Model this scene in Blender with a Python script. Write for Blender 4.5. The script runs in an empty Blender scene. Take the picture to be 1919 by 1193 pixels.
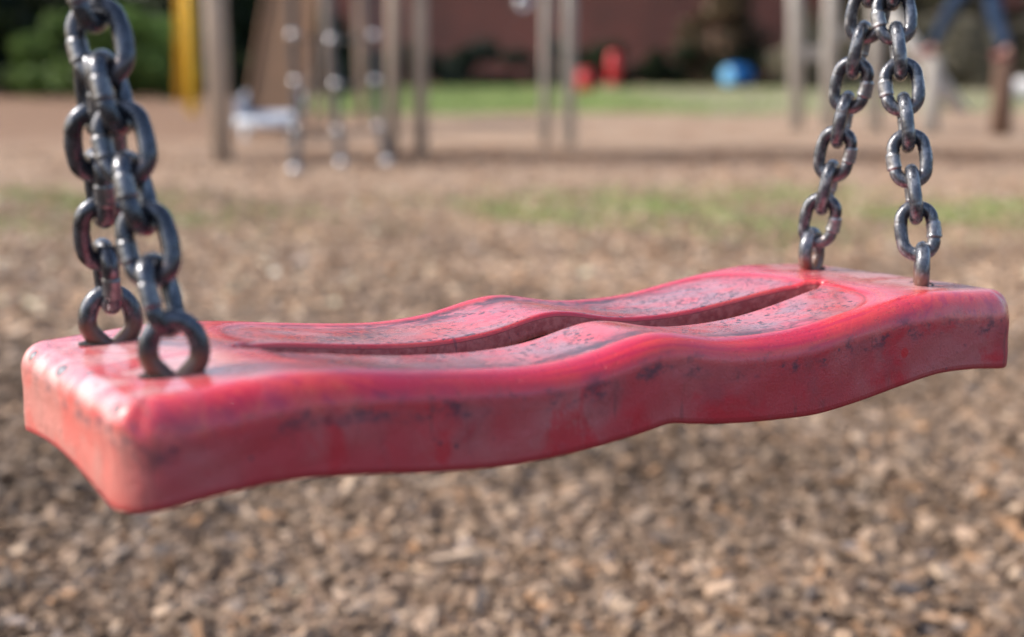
import bpy, math, random
import numpy as np
from mathutils import Matrix, Vector

rng = np.random.default_rng(7)
random.seed(7)
C = bpy.context.scene.collection
R = math.radians

# ------------------------------------------------------------------ helpers
def mesh_obj(name, verts, faces, mat=None, parent=None, smooth=True, attrs=None, mats=None, fmat=None):
    me = bpy.data.meshes.new(name)
    if isinstance(verts, np.ndarray) and isinstance(faces, np.ndarray):
        nv, (nf, k) = len(verts), faces.shape
        me.vertices.add(nv); me.vertices.foreach_set('co', verts.astype(np.float32).ravel())
        me.loops.add(nf * k); me.loops.foreach_set('vertex_index', faces.astype(np.int32).ravel())
        me.polygons.add(nf)
        me.polygons.foreach_set('loop_start', np.arange(0, nf * k, k, dtype=np.int32))
        me.polygons.foreach_set('loop_total', np.full(nf, k, dtype=np.int32))
        me.update(calc_edges=True)
    else:
        me.from_pydata([tuple(v) for v in verts], [], [tuple(f) for f in faces]); me.update()
    if attrs:
        for an, (dom, typ, arr) in attrs.items():
            a = me.attributes.new(an, typ, dom)
            a.data.foreach_set('color' if typ == 'FLOAT_COLOR' else 'value', np.asarray(arr, dtype=np.float32).ravel())
    if mat: me.materials.append(mat)
    me.polygons.foreach_set('use_smooth', np.full(len(me.polygons), smooth))
    me.validate()
    o = bpy.data.objects.new(name, me); C.objects.link(o)
    if parent: o.parent = parent
    return o

def tag(o, label=None, cat=None, group=None, kind=None):
    if label: o['label'] = label
    if cat: o['category'] = cat
    if group: o['group'] = group
    if kind: o['kind'] = kind
    return o

def empty(name, loc=(0, 0, 0), rz=0.0):
    o = bpy.data.objects.new(name, None); C.objects.link(o)
    o.empty_display_size = .05
    o.location = loc; o.rotation_euler = (0, 0, rz)
    return o

class MB:
    """collects solids into one mesh"""
    def __init__(s): s.v = []; s.f = []
    def add(s, v, f):
        n = len(s.v); s.v += [tuple(p) for p in v]; s.f += [tuple(i + n for i in q) for q in f]
    def box(s, c, d, bev=0.0, M=None):
        x, y, z = [q / 2 for q in d]
        b = min(bev, x * .9, y * .9, z * .9)
        if b <= 0:
            v = [(sx * x, sy * y, sz * z) for sz in (-1, 1) for sx, sy in ((-1, -1), (1, -1), (1, 1), (-1, 1))]
            f = [(3, 2, 1, 0), (4, 5, 6, 7)] + [(i, (i + 1) % 4, (i + 1) % 4 + 4, i + 4) for i in range(4)]
        else:
            o8 = [(-x + b, -y), (x - b, -y), (x, -y + b), (x, y - b), (x - b, y), (-x + b, y), (-x, y - b), (-x, -y + b)]
            i8 = [(-x + b, -y + b), (x - b, -y + b), (x - b, -y + b), (x - b, y - b), (x - b, y - b), (-x + b, y - b), (-x + b, y - b), (-x + b, -y + b)]
            v = [(*p, -z) for p in i8] + [(*p, -z + b) for p in o8] + [(*p, z - b) for p in o8] + [(*p, z) for p in i8]
            f = [(7, 5, 3, 1), (24, 26, 28, 30)]
            for r in range(3):
                for i in range(8):
                    j = (i + 1) % 8; f.append((r * 8 + i, r * 8 + j, r * 8 + 8 + j, r * 8 + 8 + i))
        if M is not None: v = [tuple(M @ Vector(p)) for p in v]
        s.add([(p[0] + c[0], p[1] + c[1], p[2] + c[2]) for p in v], f)
    def tube(s, pts, rad, n=10, caps=True, closed=False):
        pts = [Vector(p) for p in pts]; m = len(pts)
        rr = rad if isinstance(rad, (list, tuple)) else [rad] * m
        v = []; ref = None
        for i, p in enumerate(pts):
            a = pts[(i + 1) % m] if (closed or i < m - 1) else p
            b = pts[i - 1] if (closed or i > 0) else p
            t = (a - b).normalized()
            if ref is None: ref = Vector((0, 0, 1)) if abs(t.z) < .9 else Vector((1, 0, 0))
            u = (ref - t * ref.dot(t)).normalized(); w = t.cross(u); ref = u
            for k in range(n):
                q = 2 * math.pi * k / n
                v.append(p + (u * math.cos(q) + w * math.sin(q)) * rr[i])
        f = []
        for i in range(m if closed else m - 1):
            for k in range(n):
                f.append((i * n + k, i * n + (k + 1) % n, ((i + 1) % m) * n + (k + 1) % n, ((i + 1) % m) * n + k))
        if caps and not closed:
            f.append(tuple(range(n - 1, -1, -1))); f.append(tuple((m - 1) * n + k for k in range(n)))
        s.add(v, f)
    def lathe(s, prof, n=24, M=None):
        v = []
        for r, z in prof:
            for k in range(n):
                q = 2 * math.pi * k / n; v.append(Vector((r * math.cos(q), r * math.sin(q), z)))
        f = []
        for i in range(len(prof) - 1):
            for k in range(n):
                f.append((i * n + k, i * n + (k + 1) % n, (i + 1) * n + (k + 1) % n, (i + 1) * n + k))
        f.append(tuple(range(n - 1, -1, -1))); f.append(tuple((len(prof) - 1) * n + k for k in range(n)))
        if M is not None: v = [M @ p for p in v]
        s.add(v, f)
    def build(s, name, mat=None, parent=None, smooth=False):
        return mesh_obj(name, s.v, s.f, mat, parent, smooth)

# ------------------------------------------------------------------ node materials
class NT:
    def __init__(s, name):
        s.m = bpy.data.materials.new(name); s.m.use_nodes = True
        s.t = s.m.node_tree; s.n = s.t.nodes; s.b = s.n['Principled BSDF']
    def put(s, inp, v):
        if v is None: return
        if hasattr(v, 'is_linked'): s.t.links.new(v, inp)
        elif isinstance(v, (tuple, list)):
            inp.default_value = tuple(v) + (1,) if (len(v) == 3 and inp.type == 'RGBA') else tuple(v)
        else: inp.default_value = v
    def set(s, **k):
        for n, v in k.items(): s.put(s.b.inputs[n.replace('_', ' ')], v)
    def coord(s, w='Object'):
        return s.n.new('ShaderNodeTexCoord').outputs[w]
    def pos(s): return s.n.new('ShaderNodeNewGeometry').outputs['Position']
    def attr(s, a, o='Fac'):
        n = s.n.new('ShaderNodeAttribute'); n.attribute_name = a; return n.outputs[o]
    def map(s, v, scale=(1, 1, 1), rot=(0, 0, 0), loc=(0, 0, 0)):
        n = s.n.new('ShaderNodeMapping'); s.put(n.inputs[0], v); n.inputs['Scale'].default_value = scale
        n.inputs['Rotation'].default_value = rot; n.inputs['Location'].default_value = loc; return n.outputs[0]
    def noise(s, v, sc, det=4, rough=.55, dist=0.0, out='Fac'):
        n = s.n.new('ShaderNodeTexNoise'); s.put(n.inputs['Vector'], v); n.inputs['Scale'].default_value = sc
        n.inputs['Detail'].default_value = det; n.inputs['Roughness'].default_value = rough
        n.inputs['Distortion'].default_value = dist; return n.outputs[out]
    def voro(s, v, sc, out='Distance', rnd=1.0):
        n = s.n.new('ShaderNodeTexVoronoi'); s.put(n.inputs['Vector'], v); n.inputs['Scale'].default_value = sc
        n.inputs['Randomness'].default_value = rnd; return n.outputs[out]
    def ramp(s, v, a, b, lo=0.0, hi=1.0):
        n = s.n.new('ShaderNodeMapRange'); n.interpolation_type = 'SMOOTHSTEP'
        s.put(n.inputs['Value'], v)
        for i, q in zip(('From Min', 'From Max', 'To Min', 'To Max'), (a, b, lo, hi)): n.inputs[i].default_value = q
        return n.outputs[0]
    def math(s, op, a, b=0.0, c=None):
        n = s.n.new('ShaderNodeMath'); n.operation = op; s.put(n.inputs[0], a); s.put(n.inputs[1], b)
        if c is not None: s.put(n.inputs[2], c)
        return n.outputs[0]
    def mul(s, a, b): return s.math('MULTIPLY', a, b)
    def mix(s, f, a, b, mode='MIX'):
        n = s.n.new('ShaderNodeMix'); n.data_type = 'RGBA'; n.blend_type = mode
        s.put(n.inputs[0], f); s.put(n.inputs[6], a); s.put(n.inputs[7], b); return n.outputs[2]
    def sep(s, v):
        n = s.n.new('ShaderNodeSeparateXYZ'); s.put(n.inputs[0], v); return n.outputs
    def comb(s, x, y, z):
        n = s.n.new('ShaderNodeCombineXYZ')
        for i, q in enumerate((x, y, z)): s.put(n.inputs[i], q)
        return n.outputs[0]
    def dist(s, v, p):
        n = s.n.new('ShaderNodeVectorMath'); n.operation = 'DISTANCE'; s.put(n.inputs[0], v); n.inputs[1].default_value = p
        return n.outputs['Value']
    def bump(s, h, st, d=1.0, nrm=None):
        n = s.n.new('ShaderNodeBump'); n.inputs['Strength'].default_value = st; n.inputs['Distance'].default_value = d
        s.put(n.inputs['Height'], h)
        if nrm is not None: s.put(n.inputs['Normal'], nrm)
        return n.outputs[0]

def simple(name, col, rough=.6, var=.25, sc=8, metal=0.0, col2=None, bump=0.0):
    m = NT(name); o = m.coord()
    n = m.noise(o, sc, 5, .6)
    c2 = col2 or tuple(q * (1 - var) for q in col)
    m.set(Base_Color=m.mix(m.ramp(n, .35, .65), col, c2), Roughness=m.ramp(n, .2, .8, rough - .08, rough + .08), Metallic=metal)
    if bump: m.set(Normal=m.bump(m.noise(o, sc * 6, 4), bump, .01))
    return m.m

# ------------------------------------------------------------------ camera (fitted to the picture)
F, PX, PY = 2454.33, 959.5, 596.5
H, HY = 0.55, 125.0
pitch = math.atan((PY - HY) / F)
cam_fwd = Vector((0, math.cos(pitch), -math.sin(pitch))); cam_r = Vector((1, 0, 0)); cam_u = cam_r.cross(cam_fwd)
cam_loc = Vector((0, 0, H))
def frame(loc, r, u, f):
    return Matrix(((r.x, u.x, -f.x, loc.x), (r.y, u.y, -f.y, loc.y), (r.z, u.z, -f.z, loc.z), (0, 0, 0, 1)))
MW = frame(cam_loc, cam_r, cam_u, cam_fwd)
cd = bpy.data.cameras.new('camera'); cam = bpy.data.objects.new('camera', cd); C.objects.link(cam)
cam.matrix_world = MW
cd.sensor_width = 36; cd.lens = 36 * F / 1919; cd.clip_start = .02; cd.clip_end = 2000
cd.dof.use_dof = True; cd.dof.focus_distance = .595; cd.dof.aperture_fstop = 4.85; cd.dof.aperture_blades = 0
bpy.context.scene.camera = cam

def ray(px, py):
    return cam_fwd + cam_r * ((px - PX) / F) + cam_u * ((PY - py) / F)
def g(px, py, z=0.0):
    d = ray(px, py); return cam_loc + d * ((z - H) / d.z)
def at(px, py, Y):
    d = ray(px, py); return cam_loc + d * (Y / d.y)

# seat frame -> world, from the fitted camera pose in the seat's own frame
fc = dict(cx=-.33462, cy=-.4726, cz=.09442, yaw=-.57451, pitch=-.16586, roll=-.00387)
cy_, sy_ = math.cos(fc['yaw']), math.sin(fc['yaw']); cp_, sp_ = math.cos(fc['pitch']), math.sin(fc['pitch'])
sf = Vector((-sy_ * cp_, cy_ * cp_, sp_)); sr = Vector((cy_, sy_, 0)); su = sr.cross(sf)
cr_, sr_ = math.cos(fc['roll']), math.sin(fc['roll'])
sr2 = sr * cr_ + su * sr_; su2 = su * cr_ - sr * sr_
MS = frame(Vector((fc['cx'], fc['cy'], fc['cz'])), sr2, su2, sf)
M_SEAT = MW @ MS.inverted()

# ------------------------------------------------------------------ materials
def mat_seat():
    m = NT('red_rubber'); o = m.coord(); x, y, z = m.sep(o)
    side = m.attr('side'); sdf = m.attr('dish'); down = m.attr('down')
    n1 = m.noise(o, 14, 3, .5, .4); n2 = m.noise(o, 45, 4, .6); n3 = m.noise(m.map(o, (1, 1.6, 1)), 26, 5, .62, .6)
    top = m.mix(m.ramp(n1, .38, .62), (.68, .020, .050), (.76, .055, .048))
    top = m.mix(m.ramp(n3, .50, .68, 0, .55), top, (.60, .014, .062))
    stv = m.comb(m.mul(x, 7.0), m.mul(sdf, 240.0), m.mul(down, 16.0)); stn = m.noise(stv, 1.0, 3, .55, .3)  # reflections along the rim, painted as alternating red and magenta streaks
    rim = m.ramp(sdf, -.001, .004)
    top = m.mix(m.mul(rim, m.ramp(stn, .52, .66, 0, .75)), top, (.52, .010, .055))
    top = m.mix(m.mul(rim, m.ramp(stn, .46, .34, 0, .7)), top, (.78, .075, .055))
    # pale sky reflection painted on the flat ends; faded bloom in the worn dish
    endm = m.ramp(m.math('ABSOLUTE', x), .150, .185)
    endm = m.mul(endm, m.ramp(m.math('ABSOLUTE', y), .067, .056, .12, 1))
    end_sheen = m.mul(endm, m.ramp(n3, .40, .58, .18, .85))
    top = m.mix(end_sheen, top, (.68, .40, .40))
    dish = m.ramp(sdf, .001, -.004)
    top = m.mix(m.mul(dish, m.ramp(n2, .40, .64, .20, .75)), top, (.50, .20, .215))
    smd = m.mul(m.ramp(sdf, -.006, -.014), m.ramp(m.noise(m.map(o, (1, 1.6, 1)), 34, 6, .68, .4), .44, .60, 0, .72))
    smd = m.mul(smd, m.ramp(z, .0005, -.0045, .15, 1))
    top = m.mix(smd, top, (.30, .185, .205))
    # side: rough, dull, grey bloom with redder patches
    sd = m.mix(m.ramp(n1, .38, .60), (.52, .050, .066), (.50, .130, .138))
    sd = m.mix(m.ramp(n3, .52, .64, 0, .75), sd, (.58, .016, .032))
    sd = m.mix(m.ramp(n2, .52, .70, 0, .45), sd, (.30, .070, .084))
    endc = m.ramp(x, -.205, -.2235)
    sd = m.mix(m.mul(endc, .75), sd, m.mix(m.ramp(n3, .38, .60), (.56, .150, .118), (.44, .22, .18)))  # near end face tinted salmon: warm light painted into its colour
    drip = m.noise(m.map(o, (1, 1, .12)), 170, 3, .6)
    sd = m.mix(m.ramp(drip, .60, .74, 0, .6), sd, (.12, .05, .055))
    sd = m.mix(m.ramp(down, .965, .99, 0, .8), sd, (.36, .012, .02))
    sd = m.mix(m.ramp(m.dist(o, (.139, -.0735, -.0215)), .0030, .0018, 0, .9), sd, (.62, .02, .03))
    col = m.mix(side, top, sd)
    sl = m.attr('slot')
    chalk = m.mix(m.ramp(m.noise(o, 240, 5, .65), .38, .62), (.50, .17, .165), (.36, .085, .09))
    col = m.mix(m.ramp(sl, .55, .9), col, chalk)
    col = m.mix(m.mul(m.ramp(sl, .3, .48), m.ramp(sl, .7, .52)), col, (.10, .028, .032))      # hollow under the lip, its deep shade painted dark red
    # dark specks moulded in the dish
    sp = m.voro(m.map(o, (1.0, 1.4, .3)), 270)
    gate = m.ramp(m.noise(o, 60, 3, .6), .42, .56)
    vsz = m.ramp(m.voro(m.map(o, (1.0, 1.4, .3)), 270, 'Color'), .05, 1.0, .16, .47)
    spk = m.mul(m.math('LESS_THAN', sp, vsz), gate)
    fsp = m.mul(m.ramp(m.noise(m.map(o, (1, 1.8, .3)), 330, 3, .6), .56, .62), m.ramp(m.noise(o, 38, 3), .40, .56))
    spk = m.math('MAXIMUM', spk, m.mul(fsp, .8))
    smear = m.mul(m.mul(m.ramp(sdf, -.0175, -.007, 0, 1), m.ramp(sdf, .0005, -.0025, 0, 1)), m.ramp(m.noise(m.map(o, (1, 2.2, .3)), 60, 7, .74, .5), .38, .55))
    frontw = m.ramp(m.math('ABSOLUTE', x), .14, .06, .25, 1)
    smear = m.mul(smear, frontw)
    dirt = m.math('MAXIMUM', m.mul(spk, m.mul(dish, .9)), m.mul(smear, .9))
    crease = m.mul(m.mul(m.ramp(sdf, -.0030, -.0020), m.ramp(sdf, -.0006, -.0016)), m.ramp(m.noise(o, 40, 3), .36, .52))
    dirt = m.math('MAXIMUM', dirt, m.mul(crease, .55))
    # dirt where the rim meets the side
    jb = m.mul(m.ramp(down, .10, .20), m.ramp(down, .42, .24))
    jd = m.mul(jb, m.ramp(m.noise(m.map(o, (.7, 1, 1)), 95, 7, .74), .49, .62))
    dirt = m.math('MAXIMUM', dirt, m.mul(jd, .75))
    pits = m.mul(m.math('LESS_THAN', m.voro(o, 190), .16), m.ramp(m.noise(o, 25, 2), .54, .62))
    dirt = m.math('MAXIMUM', dirt, m.mul(pits, m.mul(side, .75)))
    vscr = m.mul(m.ramp(m.noise(m.map(o, (6, .5, .5), (0, 0, .5)), 60, 2), .715, .73), m.ramp(m.noise(o, 18, 2), .5, .56))
    dirt = m.math('MAXIMUM', dirt, m.mul(vscr, .5))
    abr = m.mul(m.mul(m.ramp(x, -.2195, -.2165), m.ramp(x, -.2085, -.2125)), m.ramp(m.noise(m.map(o, (1.6, 1, .6)), 150, 6, .75), .52, .60))
    dirt = m.math('MAXIMUM', dirt, m.mul(m.mul(abr, .6), m.math('SUBTRACT', 1.0, side)))
    col = m.mix(dirt, col, (.052, .056, .078))
    # gouges at the worn end
    chips_l = None
    for p, r in (((-.2190, .0100, -.0015), .0026), ((-.2185, .0500, -.0040), .0022), ((-.2195, -.0605, -.0020), .0024), ((-.214, -.012, .0), .0012), ((-.2165, -.028, .0), .0010)):
        dd = m.dist(m.map(o, (1, .62, 1)), (p[0], p[1] * .62, p[2]))
        q = m.math('ADD', dd, m.math('MULTIPLY', m.math('SUBTRACT', n2, .5), .003))
        rim = m.ramp(q, r * 1.2, r * .9); core = m.ramp(q, r * .62, r * .40)
        col = m.mix(rim, col, (.09, .03, .04)); col = m.mix(core, col, (.30, .31, .32))
        chips_l = rim if chips_l is None else m.math('MAXIMUM', chips_l, rim)
    rt = m.ramp(n3, .35, .7, .20, .36)
    rg = m.math('ADD', m.math('MULTIPLY', side, m.ramp(n2, .3, .7, .26, .34)), rt)
    rg = m.math('ADD', rg, m.mul(dirt, .3))
    grain = m.noise(o, 900, 3, .6)
    hgt = m.math('ADD', m.math('MULTIPLY', grain, m.math('ADD', m.math('MULTIPLY', side, .00035), .00004)), m.math('MULTIPLY', m.noise(o, 90, 4, .6), m.math('ADD', m.math('MULTIPLY', side, .0007), .00025)))
    hgt = m.math('SUBTRACT', hgt, m.mul(spk, .0002))
    hgt = m.math('SUBTRACT', hgt, m.mul(chips_l, .0012))
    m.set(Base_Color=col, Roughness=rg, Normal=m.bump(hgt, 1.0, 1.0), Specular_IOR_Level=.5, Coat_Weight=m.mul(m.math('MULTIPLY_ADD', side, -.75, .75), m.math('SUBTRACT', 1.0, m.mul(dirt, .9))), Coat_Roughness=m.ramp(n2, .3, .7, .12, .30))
    return m.m

def mat_steel(name='weathered_steel', rust=False, worn=False):
    m = NT(name); o = m.coord(); x, y, z = m.sep(o)
    n1 = m.noise(o, 150, 5, .65); n2 = m.noise(o, 620, 4, .6); n3 = m.noise(m.map(o, (1, 1, .35)), 260, 4, .7)
    c = m.mix(m.ramp(n1, .36, .64), (.034, .038, .050), (.095, .106, .130))
    c = m.mix(m.ramp(n3, .60, .72, 0, .75), c, (.36, .37, .39))
    c = m.mix(m.ramp(n2, .64, .74, 0, .7), c, (.05, .047, .047))
    if worn:
        c = m.mix(m.ramp(m.noise(m.map(o, (1, 1, .6)), 210, 5, .62), .47, .64, 0, .5), c, m.mix(n2, (.30, .315, .34), (.52, .53, .55)))
    w = m.attr('weld')
    c = m.mix(m.mul(w, .55 if worn else .3), c, m.mix(m.ramp(n3, .4, .6), (.20, .205, .215), (.55, .55, .56)))
    rz = m.ramp(m.noise(o, 90, 3, .6), .62, .76, 0, .4)
    rough = m.ramp(n3, .35, .7, .30, .16)
    metal = .5 if worn else .6
    if rust:
        zz = m.math('ADD', z, m.math('MULTIPLY', m.math('SUBTRACT', n1, .5), .012))
        rz = m.math('MAXIMUM', rz, m.ramp(zz, .0135, .007, 0, .9))
        rough = m.math('ADD', rough, m.mul(rz, .2))
    c = m.mix(rz, c, m.mix(n2, (.085, .042, .028), (.16, .065, .035)))
    m.set(Base_Color=c, Metallic=m.math('MULTIPLY_ADD', rz, -.5, metal), Roughness=rough, Coat_Weight=.35, Coat_Roughness=.22, Coat_IOR=1.6,
          Normal=m.bump(m.math('ADD', m.math('MULTIPLY', n1, .0006), m.math('MULTIPLY', n2, .0001)), .8, 1.0))
    return m.m

def mat_wood(name, a, b, sc=1.0):
    m = NT(name); o = m.coord()
    gr = m.noise(m.map(o, (9, 9, .7)), 6 * sc, 6, .65, .3); st = m.noise(o, 2.2, 3)
    c = m.mix(m.ramp(gr, .35, .65), a, b)
    c = m.mix(m.ramp(st, .5, .7, 0, .45), c, tuple(q * .6 for q in a))
    m.set(Base_Color=c, Roughness=.8, Normal=m.bump(gr, .5, .004))
    return m.m

def mat_ground():
    m = NT('bark_ground'); p = m.pos(); x, y, z = m.sep(p)
    n1 = m.noise(p, 60, 5, .7); n2 = m.noise(p, .9, 5, .6); n3 = m.noise(p, 16, 5, .65); n4 = m.noise(p, 3.2, 4, .6)
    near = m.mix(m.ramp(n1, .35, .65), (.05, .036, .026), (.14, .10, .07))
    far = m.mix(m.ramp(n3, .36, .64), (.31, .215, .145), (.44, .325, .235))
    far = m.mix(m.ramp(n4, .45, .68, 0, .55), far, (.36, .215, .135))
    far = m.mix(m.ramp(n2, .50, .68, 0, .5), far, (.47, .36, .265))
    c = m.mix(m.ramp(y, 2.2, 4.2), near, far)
    # dark band under the climbing frame: beam shadow and worn soil painted as one
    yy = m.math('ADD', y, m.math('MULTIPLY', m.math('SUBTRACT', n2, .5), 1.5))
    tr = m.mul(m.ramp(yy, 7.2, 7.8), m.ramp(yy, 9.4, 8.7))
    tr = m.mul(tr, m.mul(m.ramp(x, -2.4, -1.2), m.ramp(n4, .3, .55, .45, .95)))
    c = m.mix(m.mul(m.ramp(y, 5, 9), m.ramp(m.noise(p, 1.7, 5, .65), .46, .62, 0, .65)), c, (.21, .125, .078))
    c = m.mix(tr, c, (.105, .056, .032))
    # ground turns darker and reddish brown towards the far left
    lt = m.mul(m.ramp(y, 7, 12), m.ramp(x, -.6, -2.4)); c = m.mix(m.mul(lt, .75), c, (.20, .115, .072))
    # thin moss
    ym = m.math('ADD', y, m.math('MULTIPLY', m.math('SUBTRACT', n2, .5), 1.2))
    ms = m.mul(m.ramp(ym, 4.1, 4.6), m.ramp(ym, 6.0, 5.3))
    ms = m.mul(ms, m.mul(m.ramp(n4, .42, .62, .25, 1), m.ramp(m.math('ABSOLUTE', m.math('ADD', x, .6)), .4, 1.8, .2, 1)))
    c = m.mix(m.mul(ms, .85), c, (.20, .25, .08))
    h = m.math('ADD', m.math('MULTIPLY', n3, .05), m.math('MULTIPLY', n1, .02))
    m.set(Base_Color=c, Roughness=.92, Specular_IOR_Level=.2, Normal=m.bump(h, .6, 1.0))
    return m.m

def mat_lawn():
    m = NT('lawn_turf'); p = m.pos(); x, y, z = m.sep(p)
    n = m.noise(p, 1.4, 5, .6); n2 = m.noise(p, 9, 4)
    c = m.mix(m.ramp(n, .35, .65), (.150, .195, .070), (.215, .215, .110))
    c = m.mix(m.ramp(m.math('ADD', x, m.mul(n, 3.0)), 2.2, 5.0, 0, .8), c, (.27, .235, .165))       # worn thin towards the right
    m.set(Base_Color=m.mix(m.ramp(n2, .4, .6, 0, .25), c, (.07, .10, .03)), Roughness=.92, Specular_IOR_Level=.2, Normal=m.bump(n2, .4, .05))
    return m.m

def mat_attr(name, rough=.8, attr='col', trans=0.0, spec=.3):
    m = NT(name); c = m.attr(attr, 'Color')
    m.set(Base_Color=c, Roughness=rough, Specular_IOR_Level=spec)
    if trans:
        t = m.n.new('ShaderNodeBsdfTranslucent'); m.put(t.inputs['Color'], m.mix(.5, c, (.10, .16, .02)))
        mx = m.n.new('ShaderNodeMixShader'); mx.inputs[0].default_value = trans
        out = m.n['Material Output']
        m.t.links.new(m.b.outputs[0], mx.inputs[1]); m.t.links.new(t.outputs[0], mx.inputs[2]); m.t.links.new(mx.outputs[0], out.inputs[0])
    return m.m

def mat_chip():
    m = NT('wood_chip'); c = m.attr('col', 'Color'); p = m.pos()
    n = m.noise(p, 420, 4, .7)
    m.set(Base_Color=m.mix(m.ramp(n, .3, .7, 0, .5), c, m.mix(.55, c, (.05, .035, .025))), Roughness=.82, Specular_IOR_Level=.25)
    return m.m

def mat_brick():
    m = NT('red_brick'); o = m.coord()
    b = m.n.new('ShaderNodeTexBrick'); m.put(b.inputs['Vector'], m.map(o, (1, 1, 1), (R(90), 0, 0)))
    b.inputs['Scale'].default_value = 1.0; b.inputs['Brick Width'].default_value = .225; b.inputs['Row Height'].default_value = .075
    b.inputs['Mortar Size'].default_value = .006
    b.inputs['Color1'].default_value = (.25, .066, .046, 1); b.inputs['Color2'].default_value = (.17, .055, .042, 1); b.inputs['Mortar'].default_value = (.25, .20, .17, 1)
    c = m.mix(m.ramp(m.noise(o, .45, 4), .42, .66, 0, .6), b.outputs['Color'], (.10, .060, .050))
    m.set(Base_Color=c, Roughness=.88, Normal=m.bump(b.outputs['Fac'], -.4, .01))
    return m.m

MAT = dict(
    seat=mat_seat(), steel=mat_steel(), worn=mat_steel('worn_steel', False, True), eye=mat_steel('rusty_steel', True), eye_worn=mat_steel('worn_rusty_steel', True, True),
    hole_disc=simple('black_eye_hole', (.012, .012, .013), .8),
    timber=mat_wood('weathered_timber', (.52, .43, .35), (.36, .30, .25)),
    timber_pale=mat_wood('silvered_timber', (.50, .47, .43), (.34, .32, .29)),
    board=mat_wood('brown_board', (.19, .098, .045), (.115, .058, .028)),
    chute=mat_wood('polished_brown_board', (.135, .068, .030), (.085, .042, .019)),
    stump=mat_wood('brown_stump', (.15, .080, .050), (.085, .052, .038)),
    yellow=simple('yellow_paint', (.80, .46, .02), .4, .2),
    galv=simple('galvanised_metal', (.50, .54, .60), .55, .15, 12, .1),
    rope=simple('dark_rope', (.075, .075, .08), .8, .3, 40),
    ball=simple('pale_connector', (.66, .67, .69), .22, .05, 20, .8),
    red=simple('red_plastic', (.58, .030, .035), .38, .2),
    pinkbase=simple('faded_pink_plastic', (.50, .20, .19), .5, .2),
    blue=simple('blue_plastic', (.010, .16, .50), .35, .2),
    bluelight=simple('pale_blue_plastic', (.16, .44, .72), .35, .15),
    stone=simple('pale_stone', (.62, .60, .58), .8, .2, 4, bump=.3),
    brick=mat_brick(), roof=simple('roof_tile', (.10, .06, .05), .8, .3, 6),
    frame=simple('white_frame', (.7, .7, .68), .5, .1), glass=simple('dark_glass', (.02, .025, .03), .08, .1),
    leaf=mat_attr('leaf', .55, trans=.22), grass=mat_attr('grass_blade', .6, trans=.2), bark=mat_wood('tree_bark', (.10, .078, .065), (.05, .040, .034)),
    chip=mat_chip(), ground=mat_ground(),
    lawn=mat_lawn(),
    denim=simple('blue_denim', (.010, .036, .090), .85, .3, 30), skin=simple('skin', (.55, .33, .24), .5, .08, 6),
    jacket=simple('grey_jacket', (.16, .16, .17), .85, .2, 10), shoe=simple('pink_red_shoe', (.30, .085, .085), .6, .2, 10),
    hair=simple('brown_hair', (.06, .035, .02), .6, .3, 30),
)

# ------------------------------------------------------------------ swing seat
SL, SW, ST = .45, .147, .0365
def spline(xs, ys):
    xs = np.array(xs, float); ys = np.array(ys, float)
    dy = np.gradient(ys, xs)
    def f(x):
        x = np.clip(x, xs[0], xs[-1]); i = np.clip(np.searchsorted(xs, x) - 1, 0, len(xs) - 2)
        h = xs[i + 1] - xs[i]; t = (x - xs[i]) / h
        return ((1 + 2 * t) * (1 - t) ** 2 * ys[i] + t * (1 - t) ** 2 * h * dy[i] + t * t * (3 - 2 * t) * ys[i + 1] + t * t * (t - 1) * h * dy[i + 1])
    return f
def smooth_tab(f, sig):
    xs = np.linspace(-.235, .235, 941); k = np.exp(-.5 * (np.arange(-80, 81) * .0005 / sig) ** 2); k /= k.sum()
    ys = np.convolve(np.pad(f(xs), 80, mode='edge'), k, 'valid')
    return lambda x: np.interp(x, xs, ys)
mm = .001
t_top = smooth_tab(spline([-.235, -.215, -.19, -.165, -.14, -.11, -.085, -.06, -.03, -.012, 0, .012, .03, .06, .085, .11, .14, .165, .19, .215, .235],
    [q * mm for q in (-1.4, -.2, 1.4, 2.6, 1.2, -2.6, -5.2, -6.6, -4.6, -.8, .6, -.8, -4.6, -6.6, -5.6, -2.4, 1.6, 3.2, 2.0, .6, -.8)]), .005)
t_bot = smooth_tab(spline([-.235, -.215, -.19, -.165, -.14, -.11, -.085, -.06, -.03, -.01, 0, .01, .03, .06, .085, .11, .14, .165, .19, .215, .235],
    [q * mm for q in (-.6, .6, 3.0, 4.0, 1.8, -2.2, -4.4, -4.9, -3.0, -.8, .7, -.9, -3.6, -6.0, -6.8, -4.6, -.6, 2.0, 1.2, -1.2, -1.8)]), .0022)

def rrect(hl, hw, r, nc=24):
    segs = []
    def arc(cx, cy, a0, a1): return [(cx + r * math.cos(a0 + (a1 - a0) * i / nc), cy + r * math.sin(a0 + (a1 - a0) * i / nc)) for i in range(nc + 1)]
    q = math.pi / 4
    segs.append(arc(-hl + r, -hw + r, -3 * q, -2 * q) + arc(hl - r, -hw + r, -2 * q, -q))
    segs.append(arc(hl - r, -hw + r, -q, 0) + arc(hl - r, hw - r, 0, q))
    segs.append(arc(hl - r, hw - r, q, 2 * q) + arc(-hl + r, hw - r, 2 * q, 3 * q))
    segs.append(arc(-hl + r, hw - r, 3 * q, 4 * q) + arc(-hl + r, -hw + r, 4 * q, 5 * q))
    return segs
def resample(poly, n):
    p = np.array(poly); d = np.r_[0, np.cumsum(np.linalg.norm(np.diff(p, axis=0), axis=1))]
    keep = np.r_[True, np.diff(d) > 1e-9]; p = p[keep]; d = d[keep]
    t = np.linspace(0, d[-1], n, endpoint=False)
    return np.stack([np.interp(t, d, p[:, 0]), np.interp(t, d, p[:, 1])], 1)
NS = (300, 96, 300, 96)
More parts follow.
